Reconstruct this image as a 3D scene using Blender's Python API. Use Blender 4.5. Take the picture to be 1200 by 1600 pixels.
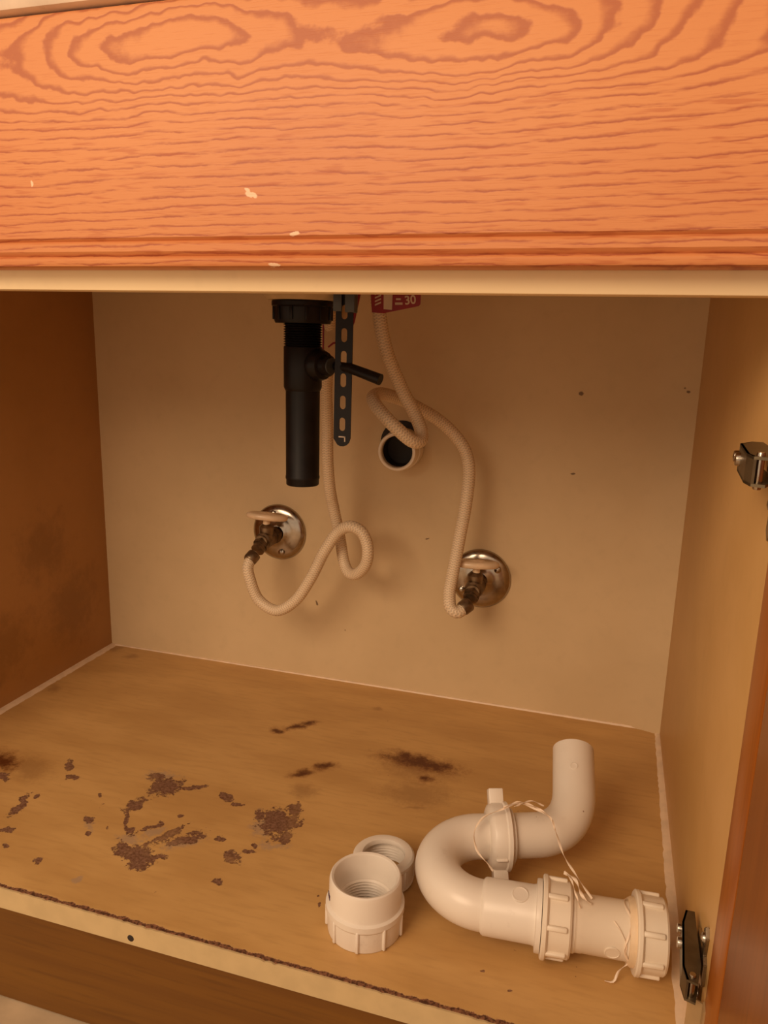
import bpy, bmesh, math
import numpy as np
from mathutils import Vector, Matrix
C = bpy.context.scene.collection
for o in list(bpy.data.objects): bpy.data.objects.remove(o)
PI = math.pi

# ------------------------------------------------------------------ camera
cd = bpy.data.cameras.new('camera'); cam = bpy.data.objects.new('camera', cd); C.objects.link(cam)
cam.location = (0.7651, -0.4871, 0.5061)
cam.rotation_mode = 'XYZ'; cam.rotation_euler = (1.3476, -0.0257, 0.2948)
cd.sensor_fit = 'VERTICAL'; cd.sensor_height = 36.0; cd.lens = 36.0 * 1189.0 / 1600.0
cd.clip_start = 0.01
bpy.context.scene.camera = cam

# ------------------------------------------------------------------ world, lights, exposure
w = bpy.data.worlds.new('world'); bpy.context.scene.world = w; w.use_nodes = True
bg = w.node_tree.nodes['Background']; bg.inputs[0].default_value = (1.0, 0.72, 0.49, 1); bg.inputs[1].default_value = 0.80
def area(name, loc, target, size, power, col):
    l = bpy.data.lights.new(name, 'AREA'); l.size = size; l.energy = power; l.color = col; l.shape = 'DISK'
    o = bpy.data.objects.new(name, l); C.objects.link(o); o.location = loc
    o.rotation_euler = (Vector(target) - Vector(loc)).to_track_quat('-Z', 'Y').to_euler()
area('ceiling_lamp', (-0.1, -1.75, 1.45), (0.45, 0.1, 0.3), 1.2, 30, (1.0, 0.72, 0.48))
vs = bpy.context.scene.view_settings
vs.view_transform = 'Standard'; vs.look = 'None'; vs.gamma = 1.0; vs.use_curve_mapping = False; vs.exposure = 0.0

# ------------------------------------------------------------------ node helpers
class NT:
    def __init__(s, name, rough=0.5, metal=0.0, spec=0.5):
        s.m = bpy.data.materials.new(name); s.m.use_nodes = True; s.t = s.m.node_tree; s.n = s.t.nodes
        s.b = s.n['Principled BSDF']; s.b.inputs['Roughness'].default_value = rough
        s.b.inputs['Metallic'].default_value = metal; s.b.inputs['Specular IOR Level'].default_value = spec
        s.co = s.n.new('ShaderNodeTexCoord')
    def L(s, a, b): s.t.links.new(a, b)
    def put(s, sock, v):
        if hasattr(v, 'is_linked') or isinstance(v, bpy.types.NodeSocket): s.L(v, sock)
        else: sock.default_value = v
    def math(s, op, a, b=0.0, c=None, clamp=False):
        n = s.n.new('ShaderNodeMath'); n.operation = op; n.use_clamp = clamp
        s.put(n.inputs[0], a); s.put(n.inputs[1], b)
        if c is not None: s.put(n.inputs[2], c)
        return n.outputs[0]
    def map(s, v, a, b, c=0.0, d=1.0, smooth=True):
        n = s.n.new('ShaderNodeMapRange'); n.interpolation_type = 'SMOOTHSTEP' if smooth else 'LINEAR'
        s.put(n.inputs[0], v)
        for i, x in enumerate((a, b, c, d)): n.inputs[i+1].default_value = x
        return n.outputs[0]
    def mapping(s, vec, loc=(0,0,0), rot=(0,0,0), scale=(1,1,1), kind='POINT'):
        n = s.n.new('ShaderNodeMapping'); n.vector_type = kind; s.L(vec, n.inputs[0])
        n.inputs[1].default_value = loc; n.inputs[2].default_value = rot; n.inputs[3].default_value = scale
        return n.outputs[0]
    def noise(s, vec, scale=5, detail=3, rough=0.5, out=0):
        n = s.n.new('ShaderNodeTexNoise'); s.L(vec, n.inputs['Vector']); n.inputs['Scale'].default_value = scale
        n.inputs['Detail'].default_value = detail; n.inputs['Roughness'].default_value = rough
        return n.outputs[out]
    def mix(s, f, a, b, mode='MIX'):
        n = s.n.new('ShaderNodeMix'); n.data_type = 'RGBA'; n.blend_type = mode
        s.put(n.inputs[0], f); s.put(n.inputs[6], a); s.put(n.inputs[7], b); return n.outputs[2]
    def vadd(s, a, b):
        n = s.n.new('ShaderNodeVectorMath'); n.operation = 'ADD'; s.put(n.inputs[0], a); s.put(n.inputs[1], b); return n.outputs[0]
    def vlen(s, a):
        n = s.n.new('ShaderNodeVectorMath'); n.operation = 'LENGTH'; s.put(n.inputs[0], a); return n.outputs['Value']
    def sep(s, v):
        n = s.n.new('ShaderNodeSeparateXYZ'); s.L(v, n.inputs[0]); return n.outputs
    def comb(s, x, y, z):
        n = s.n.new('ShaderNodeCombineXYZ'); s.put(n.inputs[0], x); s.put(n.inputs[1], y); s.put(n.inputs[2], z); return n.outputs[0]
    def color(s, v): s.put(s.b.inputs['Base Color'], v)
    def rough(s, v): s.put(s.b.inputs['Roughness'], v)
    def bump(s, h, strength=0.3, dist=0.001):
        n = s.n.new('ShaderNodeBump'); n.inputs['Strength'].default_value = strength; n.inputs['Distance'].default_value = dist
        s.L(h, n.inputs['Height']); s.L(n.outputs[0], s.b.inputs['Normal'])
    def warp(s, scale, amt, detail=3):
        nz = s.noise(s.co.outputs['Object'], scale, detail, 0.6, 1)
        n = s.n.new('ShaderNodeVectorMath'); n.operation = 'MULTIPLY_ADD'; s.L(nz, n.inputs[0])
        n.inputs[1].default_value = (amt,)*3; n.inputs[2].default_value = (-amt/2,)*3
        return s.vadd(s.co.outputs['Object'], n.outputs[0])
    def blobs(s, vec, L, flat=2):
        """field = distance to the nearest ellipse of the list, 1 on its rim; flat = axis that is ignored"""
        f = None
        for cx, cy, a, b, r in L:
            if flat == 2: loc, rot, sc = (cx, cy, 0), (0, 0, r), (a, b, 1)
            else: loc, rot, sc = (cx, 0, cy), (0, -r, 0), (a, 1, b)
            d = s.vlen(s.mapping(vec, loc, rot, sc, 'TEXTURE'))
            f = d if f is None else s.math('MINIMUM', f, d)
        return f
def rgb(r, g, b): return (r, g, b, 1)
def flatvec(s, vec, axis):
    x = s.sep(vec)
    return s.comb(x[0], x[1], 0.0) if axis == 2 else (s.comb(x[0], 0.0, x[2]) if axis == 1 else s.comb(0.0, x[1], x[2]))

def simple(name, col, rough=0.5, metal=0.0, spec=0.5, var=0.12, nscale=40, bump=0.0, bscale=400):
    s = NT(name, rough, metal, spec)
    n = s.noise(s.co.outputs['Object'], nscale, 4)
    s.color(s.mix(s.map(n, 0.3, 0.7), rgb(*[c*(1-var) for c in col]), rgb(*[min(1, c*(1+var)) for c in col])))
    s.rough(s.map(n, 0.2, 0.8, rough*0.85, min(1, rough*1.15)))
    if bump: s.bump(s.noise(s.co.outputs['Object'], bscale, 2), bump, 0.0005)
    return s.m

CHIPS = [(0.1814, 0.1085, 0.0195, 0.0045, 1.84), (0.2001, 0.0714, 0.0084, 0.0055, 2.93), (0.1801, 0.1906, 0.0119, 0.0042, 2.3), (0.1992, 0.1713, 0.0066, 0.0047, 2.92), (0.3113, 0.1898, 0.0153, 0.0146, -2.51), (0.2914, 0.2049, 0.0099, 0.0065, -3.01), (0.3407, 0.1987, 0.0156, 0.0039, -2.66), (0.3, 0.152, 0.0129, 0.0065, -1.73), (0.3079, 0.1233, 0.0189, 0.002, 2.11), (0.3518, 0.0775, 0.0178, 0.0116, 2.75), (0.3311, 0.0828, 0.012, 0.0061, 2.6), (0.3688, 0.0793, 0.009, 0.005, -2.57), (0.3616, 0.1157, 0.0216, 0.0046, -1.98), (0.381, 0.1158, 0.0176, 0.0069, -2.4), (0.3383, 0.1211, 0.0101, 0.0028, -2.35), (0.3238, 0.1083, 0.0061, 0.0046, 2.76), (0.3862, 0.1959, 0.0087, 0.0048, 2.38), (0.4051, 0.1872, 0.0078, 0.003, -2.83), (0.4573, 0.1713, 0.0222, 0.0142, 2.07), (0.4689, 0.1956, 0.0128, 0.0069, 2.01), (0.4387, 0.1755, 0.0092, 0.0068, 2.17), (0.4728, 0.1731, 0.0123, 0.0072, -2.12), (0.4783, 0.1524, 0.0096, 0.0057, 1.83), (0.4413, 0.1081, 0.0091, 0.0061, 2.94), (0.452, 0.1189, 0.0058, 0.0024, -2.84), (0.4541, 0.129, 0.0041, 0.0022, 2.09), (0.4445, 0.0713, 0.0046, 0.0037, 2.47), (0.2705, 0.1104, 0.0063, 0.0044, 2.65), (0.283, 0.092, 0.0045, 0.0024, 2.37), (0.263, 0.0412, 0.0043, 0.0027, 2.59), (0.2182, 0.0483, 0.0035, 0.0021, 2.64), (0.3566, 0.1484, 0.0024, 0.0019, 2.55), (0.1867, 0.1267, 0.0041, 0.0024, 2.27), (0.1192, 0.1476, 0.0137, 0.0046, 2.88), (0.4144, 0.1272, 0.0046, 0.0038, 2.83), (0.547, 0.074, 0.0026, 0.0013, 1.64), (0.7023, 0.0464, 0.0021, 0.001, -2.78), (0.7262, 0.0337, 0.0016, 0.0012, -2.55), (0.2514, 0.1517, 0.0039, 0.0013, 2.26), (0.2963, 0.1055, 0.0029, 0.0011, 1.98), (0.542, 0.0836, 0.0013, 0.0012, 2.32), (0.3429, 0.133, 0.0034, 0.0019, 2.26)]
RUST = [(0.0999, 0.1743, 0.0185, 0.0114, 2.66), (0.3965, 0.367, 0.0131, 0.005, -2.42), (0.3769, 0.351, 0.0061, 0.0056, 2.71), (0.4108, 0.3812, 0.0087, 0.0052, -2.52), (0.4474, 0.268, 0.0122, 0.0048, -2.53), (0.4682, 0.2901, 0.0101, 0.0056, -2.65), (0.5735, 0.3376, 0.0337, 0.0114, 3.11), (0.5529, 0.3444, 0.0108, 0.0086, 2.85), (0.5942, 0.3357, 0.0195, 0.0086, -2.97), (0.5922, 0.3043, 0.0076, 0.0053, -2.71)]
SMUDGE = [(0.5865, 0.272, 0.0402, 0.0252, -2.97), (0.573, 0.3238, 0.0473, 0.0251, 3.11), (0.1421, 0.1728, 0.0316, 0.0194, 2.58), (0.0133, 0.5064, 0.0153, 0.0116, 2.8), (0.0592, 0.4876, 0.0136, 0.0096, -3.09), (0.0239, 0.3531, 0.0137, 0.0082, 2.49), (0.5815, 0.2624, 0.0125, 0.0108, 1.61), (0.4633, 0.2359, 0.0155, 0.0144, 2.44), (0.4859, 0.4525, 0.0063, 0.0056, -2.62), (0.5932, 0.246, 0.0167, 0.0023, -2.66)]
HALO = [(0.2962, 0.2094, 0.0188, 0.0106, -2.92), (0.4468, 0.1619, 0.0241, 0.01, 2.05), (0.4737, 0.1357, 0.0162, 0.006, -2.83), (0.3306, 0.0974, 0.0132, 0.007, -2.93), (0.345, 0.1155, 0.0157, 0.0055, -2.36), (0.3819, 0.1107, 0.0219, 0.0094, -2.4), (0.3178, 0.0302, 0.0054, 0.0038, 2.9), (0.2761, 0.1031, 0.0095, 0.006, 2.48)]

def mat_bottom():
    s = NT('worn_laminate', 0.45, 0, 0.35); O = s.co.outputs['Object']
    xyz = s.sep(O)
    g = s.noise(s.mapping(O, scale=(3, 9, 3)), 2.2, 4)
    g2 = s.noise(s.mapping(O, scale=(1, 6, 1)), 30, 3)
    col = s.mix(s.map(g, 0.3, 0.7), rgb(.52, .300, .105), rgb(.63, .385, .145))
    col = s.mix(s.math('MULTIPLY', s.map(g2, 0.45, 0.75), 0.35), col, rgb(.44, .25, .085))
    edge = s.noise(O, 85, 6, 0.75)                                  # ragged edge noise
    fine = s.noise(O, 320, 3, 0.7)
    def field(name, amt):
        at = s.n.new('ShaderNodeAttribute'); at.attribute_name = name; f = at.outputs['Fac']
        f = s.math('ADD', f, s.math('MULTIPLY', s.math('SUBTRACT', edge, 0.5), amt))
        return s.math('ADD', f, s.math('MULTIPLY', s.math('SUBTRACT', fine, 0.5), amt*0.5))
    smf = field('smudge', 1.4)
    sm = s.math('MULTIPLY', s.map(smf, 1.5, 0.2), 0.48)
    col = s.mix(sm, col, rgb(.22, .100, .032))
    hf = field('halo', 3.5)
    col = s.mix(s.math('MULTIPLY', s.map(hf, 1.3, 0.4), 0.6), col, rgb(.36, .26, .19))
    rf = field('rust', 2.6)
    col = s.mix(s.math('MULTIPLY', s.map(rf, 2.2, 0.7), 0.55), col, rgb(.20, .065, .014))
    col = s.mix(s.math('MULTIPLY', s.map(rf, 1.45, 0.25), 0.92), col, rgb(.085, .018, .004))
    cf = field('chip', 3.4)
    chip = s.math('MULTIPLY', s.map(cf, 1.20, 0.98), s.map(s.noise(O, 26, 3), 0.25, 0.5, 0.7, 1.0))
    chipc = s.mix(s.map(fine, 0.35, 0.65), rgb(.135, .058, .026), rgb(.26, .135, .080))
    col = s.mix(chip, col, chipc)
    # specks scattered over the front half
    sp = s.noise(O, 190, 2, 0.5); area_ = s.noise(O, 9, 2)
    spm = s.math('MULTIPLY', s.map(sp, 0.735, 0.76), s.map(area_, 0.5, 0.62))
    col = s.mix(s.math('MULTIPLY', spm, 0.7), col, rgb(.16, .075, .04))
    # chipped front edge, a ragged brown line a few millimetres deep
    ed = s.math('ADD', xyz[1], s.math('MULTIPLY', s.math('SUBTRACT', s.noise(s.mapping(O, scale=(1, .4, 1)), 70, 5, .7), 0.5), 0.0105))
    em = s.map(ed, 0.0050, 0.0034)
    chipn = s.mix(s.map(fine, 0.4, 0.6), rgb(.07, .025, .01), rgb(.25, .11, .055))
    col = s.mix(em, col, chipn)
    s.color(col)
    h = s.math('SUBTRACT', 1.0, s.math('MAXIMUM', chip, em))
    h = s.math('ADD', h, s.math('MULTIPLY', fine, 0.12))
    s.bump(h, 0.6, 0.0008)
    s.rough(s.math('ADD', s.map(g, 0.3, 0.7, 0.36, 0.46), s.math('MULTIPLY', s.math('MAXIMUM', chip, em), 0.4)))
    return s.m

def mat_oak():
    """flat sawn oak: growth rings are level lines of a smooth field, open pores are short dashes"""
    s = NT('oak_veneer', 0.45, 0, 0.35); O = s.co.outputs['Object']; X = s.sep(O)
    wx = s.noise(s.mapping(O, scale=(5, 1, 16)), 1.0, 3, 0.55)
    wf = s.noise(s.mapping(O, scale=(22, 1, 90)), 1.0, 3, 0.6)
    z = s.math('SUBTRACT', 0.712, X[2])                    # 0 at top, .163 at bottom
    WV = flatvec(s, s.warp(19, .028, 3), 1)
    def hump(cx, cz, a, b, rot=0.0):
        d = s.vlen(s.mapping(WV, (cx, 0, cz), (0, -rot, 0), (a, 1, b), 'TEXTURE'))
        return s.math('EXPONENT', s.math('MULTIPLY', s.math('MULTIPLY', d, d), -1.0))
    base = s.math('ADD', s.math('MULTIPLY', z, 5.0), s.math('MULTIPLY', s.math('POWER', s.math('MAXIMUM', s.math('SUBTRACT', z, 0.056), 0.0), 1.2), 225.0))
    f = s.math('SUBTRACT', base, s.math('MULTIPLY', hump(.486, .686, .132, .031, .02), 6.0))
    f = s.math('SUBTRACT', f, s.math('MULTIPLY', hump(.690, .672, .098, .027, .05), 4.8))
    f = s.math('ADD', f, s.math('MULTIPLY', hump(.850, .690, .050, .05), 1.6))
    f = s.math('ADD', f, s.math('MULTIPLY', s.math('SUBTRACT', wx, 0.5), 2.4))
    wm = s.noise(s.mapping(O, scale=(20, 1, 40)), 1.0, 2, 0.5); wj = s.noise(s.mapping(O, scale=(75, 1, 110)), 1.0, 3, 0.6)
    f = s.math('ADD', f, s.math('MULTIPLY', s.math('SUBTRACT', wm, 0.5), 0.8))
    f = s.math('ADD', f, s.math('MULTIPLY', s.math('SUBTRACT', wj, 0.5), 0.45))
    fr = s.math('FRACT', f)
    low = s.map(z, 0.05, 0.085)                                   # the straight grain below the cathedral
    ring = s.math('MULTIPLY', s.map(s.math('SUBTRACT', fr, s.math('MULTIPLY', low, 0.10)), 0.50, 0.80), s.map(fr, 1.0, 0.86))
    brk = s.noise(s.mapping(O, scale=(26, 1, 260)), 1.0, 3, 0.65)
    pore = s.noise(s.mapping(O, scale=(45, 1, 900)), 1.0, 3, 0.6)
    dash = s.noise(s.mapping(O, scale=(30, 1, 330)), 1.0, 2, 0.6)
    tone = s.noise(s.mapping(O, scale=(3, 1, 8)), 1.0, 2)
    col = s.mix(s.map(tone, 0.3, 0.7), rgb(.590, .222, .082), rgb(.655, .272, .102))
    bm_ = s.math('ADD', s.math('MULTIPLY', s.math('SUBTRACT', 1.0, low), 0.75), s.math('MULTIPLY', low, s.map(brk, 0.36, 0.56)))
    ringm = s.math('MULTIPLY', ring, bm_)
    col = s.mix(s.math('MULTIPLY', ringm, 0.95), col, rgb(.35, .088, .042))
    col = s.mix(s.math('MULTIPLY', s.math('MULTIPLY', s.map(dash, 0.54, 0.68), low), 0.50), col, rgb(.42, .10, .035))
    col = s.mix(s.math('MULTIPLY', s.map(pore, 0.52, 0.75), 0.26), col, rgb(.44, .12, .042))
    # bare wood chips through the finish
    wv = flatvec(s, s.warp(160, 0.004, 3), 1)
    cf = s.blobs(wv, [(.5335, .5932, .0042, .0020, -.3), (.531, .5962, .002, .001, -.5), (.3673, .6044, .0010, .0022, 0), (.5630, .5694, .0032, .0014, 0), (.549, .5505, .004, .001, 0)], 1)
    col = s.mix(s.math('MULTIPLY', s.map(cf, 1.1, 0.8), 0.85), col, rgb(.85, .62, .42))
    s.color(col)
    s.bump(s.math('SUBTRACT', s.math('MULTIPLY', ringm, -0.5), s.math('MULTIPLY', s.map(pore, .5, .75), 0.6)), 0.25, 0.0004)
    return s.m

def mat_stained(name, dark, light, axis='x', rough=0.42):
    s = NT(name, rough, 0, 0.4); O = s.co.outputs['Object']
    sc = (2, 2, 40) if axis == 'x' else (40, 40, 2)
    n = s.noise(s.mapping(O, scale=sc), 1.2, 4, 0.6); n2 = s.noise(s.mapping(O, scale=[v*6 for v in sc]), 1, 3)
    c = s.mix(s.map(n, 0.3, 0.7), rgb(*dark), rgb(*light)); c = s.mix(s.math('MULTIPLY', s.map(n2, .5, .7), .3), c, rgb(*[v*.5 for v in dark]))
    s.color(c); return s.m

def mat_panel(name, a, b, spots=(), flat=1, stain=None, rough=0.55, sr=0.0025):
    s = NT(name, rough, 0, 0.35); O = s.co.outputs['Object']
    n = s.noise(O, 5, 4, 0.6); n2 = s.noise(O, 60, 3)
    c = s.mix(s.map(n, 0.3, 0.7), rgb(*a), rgb(*b))
    c = s.mix(s.math('MULTIPLY', s.map(n2, .5, .8), .12), c, rgb(*[v*.7 for v in a]))
    if stain:
        st, colr, amt = stain
        f = s.math('ADD', s.blobs(s.warp(12, .03), st, 9) if flat == 1 else s.blobsx(s.warp(12, .03), st), s.math('MULTIPLY', s.math('SUBTRACT', s.noise(O, 38, 5, .7), .5), 3.0))
        c = s.mix(s.math('MULTIPLY', s.map(f, 1.4, .2), amt), c, rgb(*colr))
    if spots:
        f = s.blobs(flatvec(s, s.warp(200, .003), 1), spots, 1)
        c = s.mix(s.math('MULTIPLY', s.map(f, 1.3, .7), .8), c, rgb(.09, .04, .02))
    s.color(c); s.bump(s.noise(O, 90, 3), 0.08, 0.0006); return s.m
def blobsx(s, vec, L):
    x = s.sep(vec); v = s.comb(x[1], x[2], 0.0); return s.blobs(v, L, 2)
NT.blobsx = blobsx

def mat_hose(name, col, pitch=0.0028):
    s = NT(name, 0.38, 0, 0.5); u = s.n.new('ShaderNodeUVMap'); X = s.sep(u.outputs[0])
    a = s.math('MULTIPLY', X[0], 2*PI*8); l = s.math('MULTIPLY', X[1], 2*PI/pitch)
    h1 = s.math('SINE', s.math('ADD', a, l)); h2 = s.math('SINE', s.math('SUBTRACT', a, l))
    h = s.math('ADD', s.math('MAXIMUM', h1, h2), s.math('MULTIPLY', s.math('SINE', l), 0.6))
    n = s.noise(s.co.outputs['Object'], 30, 4)
    dk = [c*.62 for c in col]
    c = s.mix(s.map(h, -0.6, 1.2, 0.15, 1.0), rgb(*dk), rgb(*col))
    c = s.mix(s.math('MULTIPLY', s.map(n, .5, .75), .4), c, rgb(*[v*.7 for v in col]))
    c = s.mix(s.map(s.noise(s.co.outputs['Object'], 17, 3, .6), .70, .76), c, rgb(.16, .06, .03))
    s.color(c); s.bump(h, 0.35, 0.0006); return s.m

def mat_pvc(name, col, dirt=0.3):
    s = NT(name, 0.30, 0, 0.5); O = s.co.outputs['Object']
    n = s.noise(O, 14, 3); sp = s.noise(O, 150, 2); ar = s.noise(O, 18, 2); sm = s.noise(O, 45, 5, .7)
    c = s.mix(s.map(n, .3, .7), rgb(*col), rgb(*[v*.94 for v in col]))
    c = s.mix(s.math('MULTIPLY', s.math('MULTIPLY', s.map(sm, .55, .75), s.map(ar, .45, .65)), dirt), c, rgb(.36, .27, .21))
    c = s.mix(s.math('MULTIPLY', s.map(sp, .77, .79), .8), c, rgb(.25, .13, .08))
    s.color(c); s.rough(s.map(n, .3, .7, .27, .40)); return s.m

M = {}
M['bottom'] = mat_bottom(); M['oak'] = mat_oak()
M['back'] = mat_panel('painted_back_panel', (.61, .455, .26), (.67, .505, .295), spots=[(.849, .4533, .0022, .0016, 0), (.845, .4575, .0012, .0009, 0), (.7227, .4453, .003, .0025, 0), (.3646, .1191, .0015, .004, 0.3), (.7205, .3421, .003, .0012, 0), (.53, .235, .003, .0008, .3), (.41, .082, .001, .001, 0)])
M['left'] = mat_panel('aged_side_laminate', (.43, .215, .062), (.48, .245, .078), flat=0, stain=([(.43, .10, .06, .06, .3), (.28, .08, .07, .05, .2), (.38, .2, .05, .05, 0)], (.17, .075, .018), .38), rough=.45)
M['right'] = mat_panel('side_laminate', (.56, .33, .115), (.63, .385, .15), rough=.42)
M['band'] = simple('tan_edge_banding', (.56, .42, .22), .42, var=.06)
M['rail'] = mat_panel('tan_rail_laminate', (.88, .70, .43), (.94, .76, .47), spots=(), rough=.4)
M['toe'] = mat_stained('brown_toe_board', (.135, .050, .004), (.175, .070, .006))
M['doorw'] = mat_stained('red_brown_door_wood', (.30, .085, .010), (.37, .115, .016), 'z', .3)
M['caulk'] = simple('painted_caulk', (.78, .60, .42), .5, var=.08, nscale=60, bump=.3, bscale=150)
M['pvc'] = mat_pvc('white_pvc', (.80, .725, .63)); M['pvc2'] = mat_pvc('cream_pvc', (.84, .74, .60), .15)
M['oring'] = simple('yellowed_putty', (.76, .58, .38), .5)
M['black'] = simple('black_plastic', (.008, .006, .006), .42, spec=.25, nscale=60, var=.3)
M['grey'] = simple('grey_plastic_clip', (.05, .053, .053), .4)
M['gasket'] = simple('beige_gasket', (.55, .40, .22), .5)
M['void'] = simple('painted_hole_shade', (.02, .012, .008), .7)  # near-black colour standing in for the shade inside holes and the pipe bore
M['steel'] = simple('tarnished_nickel', (.36, .30, .22), .30, metal=1, var=.25, nscale=70)
M['chrome'] = simple('spotted_chrome', (.42, .37, .31), .2, metal=1, var=.1, nscale=150)
M['brass'] = simple('grimy_brass', (.20, .14, .085), .38, metal=.85, var=.4, nscale=110)
M['satin'] = simple('satin_leaf_metal', (.40, .26, .12), .5, metal=.1, var=.08)
M['dull'] = simple('dull_dark_steel', (.16, .125, .075), .42, metal=.8, var=.2, nscale=60)
M['handle'] = simple('cream_valve_handle', (.74, .55, .36), .25, var=.08)
M['hose'] = mat_hose('braided_hose', (.84, .66, .45), .0034); M['string'] = simple('pale_plastic_string', (.84, .68, .52), .35)
M['red'] = simple('red_tag_print', (.27, .012, .018), .45, var=.1); M['white'] = simple('tag_white_print', (.62, .50, .38), .5)
M['paper'] = simple('beige_tag_paper', (.62, .42, .22), .6)
M['counter'] = simple('pale_countertop', (.72, .56, .42), .3, var=.1)
M['sink'] = simple('enamel_sink', (.80, .74, .65), .2, var=.04)
M['vinyl'] = simple('beige_vinyl_floor', (.50, .37, .23), .5, var=.12, nscale=25, bump=.2, bscale=60)
M['wall'] = simple('plaster_wall', (.62, .50, .36), .7, var=.05)
M['ink'] = simple('purple_ink', (.06, .02, .06), .5)

# ------------------------------------------------------------------ mesh helpers
def obj(name, bm, mat, parent=None, smooth=None, angle=40):
    me = bpy.data.meshes.new(name)
    bmesh.ops.recalc_face_normals(bm, faces=bm.faces)
    bm.to_mesh(me); bm.free(); me.materials.append(mat)
    o = bpy.data.objects.new(name, me); C.objects.link(o)
    if parent: o.parent = parent
    if smooth:
        me.polygons.foreach_set('use_smooth', [True]*len(me.polygons))
        b2 = bmesh.new(); b2.from_mesh(me)
        for e in b2.edges:
            if len(e.link_faces) == 2 and e.calc_face_angle(0) > math.radians(angle): e.smooth = False
        b2.to_mesh(me); b2.free()
    return o
def thing(name, label, cat, loc=(0,0,0), group=None):
    o = bpy.data.objects.new(name, None); C.objects.link(o); o.location = loc; o.empty_display_size = .02
    o['label'] = label; o['category'] = cat
    if group: o['group'] = group
    return o
def rel(o, parent):
    """attach o (built in world space) to parent that sits somewhere, keep the world place"""
    loc = Vector(parent.location)
    if parent.parent: loc = loc + Vector(parent.parent.location)
    o.data.transform(Matrix.Translation(-loc)); o.parent = parent; return o
def add_box(bm, lo, hi, bev=0.0, seg=2):
    c = [(a+b)/2 for a, b in zip(lo, hi)]; d = [b-a for a, b in zip(lo, hi)]
    r = bmesh.ops.create_cube(bm, size=1, matrix=Matrix.Translation(c) @ Matrix.Diagonal((*d, 1)))
    if bev:
        vs_ = set(r['verts']); es = [e for e in bm.edges if e.verts[0] in vs_ and e.verts[1] in vs_]
        bmesh.ops.bevel(bm, geom=es, offset=bev, segments=seg, affect='EDGES', profile=.5)
def box(name, lo, hi, mat, parent=None, bev=0.0):
    bm = bmesh.new(); add_box(bm, lo, hi, bev); return obj(name, bm, mat, parent, smooth=bev > 0)
def frame(origin, zdir, xdir=(1, 0, 0)):
    z = Vector(zdir).normalized(); x = Vector(xdir); x = (x - z*x.dot(z))
    if x.length < 1e-5: x = Vector((0, 1, 0)) - z*z.y
    x.normalize(); y = z.cross(x)
    return Matrix(((x.x, y.x, z.x, origin[0]), (x.y, y.y, z.y, origin[1]), (x.z, y.z, z.z, origin[2]), (0, 0, 0, 1)))
def add_lathe(bm, prof, n=48, mtx=Matrix.Identity(4), closed=False, fn=None):
    rings = []
    for r, z in prof:
        if r < 1e-6: rings.append([bm.verts.new(mtx @ Vector((0, 0, z)))])
        else: rings.append([bm.verts.new(mtx @ Vector((r*(fn(i/n) if fn else 1)*math.cos(2*PI*i/n), r*(fn(i/n) if fn else 1)*math.sin(2*PI*i/n), z))) for i in range(n)])
    pairs = list(zip(rings, rings[1:])) + ([(rings[-1], rings[0])] if closed else [])
    for a, b in pairs:
        if len(a) == 1 and len(b) == 1: continue
        for i in range(n):
            j = (i+1) % n
            if len(a) == 1: bm.faces.new((a[0], b[i], b[j]))
            elif len(b) == 1: bm.faces.new((a[i], a[j], b[0]))
            else: bm.faces.new((a[i], a[j], b[j], b[i]))
def lathe(name, prof, mat, parent=None, mtx=Matrix.Identity(4), n=48, closed=False, angle=35):
    bm = bmesh.new(); add_lathe(bm, prof, n, mtx, closed); return obj(name, bm, mat, parent, True, angle)
def catmull(P, step=0.003):
    P = [Vector(p) for p in P]; Q = [P[0]*2-P[1]] + P + [P[-1]*2-P[-2]]; out = []
    for i in range(1, len(Q)-2):
        p0, p1, p2, p3 = Q[i-1:i+3]; n = max(1, int((p2-p1).length/step))
        t0 = 0.0; t1 = max(1e-6, (p1-p0).length**.5); t2 = t1+(p2-p1).length**.5; t3 = t2+max(1e-6, (p3-p2).length**.5)
        for k in range(n):
            t = t1+(t2-t1)*k/n
            A1 = p0*((t1-t)/(t1-t0))+p1*((t-t0)/(t1-t0)); A2 = p1*((t2-t)/(t2-t1))+p2*((t-t1)/(t2-t1)); A3 = p2*((t3-t)/(t3-t2))+p3*((t-t2)/(t3-t2))
            B1 = A1*((t2-t)/(t2-t0))+A2*((t-t0)/(t2-t0)); B2 = A2*((t3-t)/(t3-t1))+A3*((t-t1)/(t3-t1))
            out.append(B1*((t2-t)/(t2-t1))+B2*((t-t1)/(t2-t1)))
    out.append(P[-1]); return out
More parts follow.
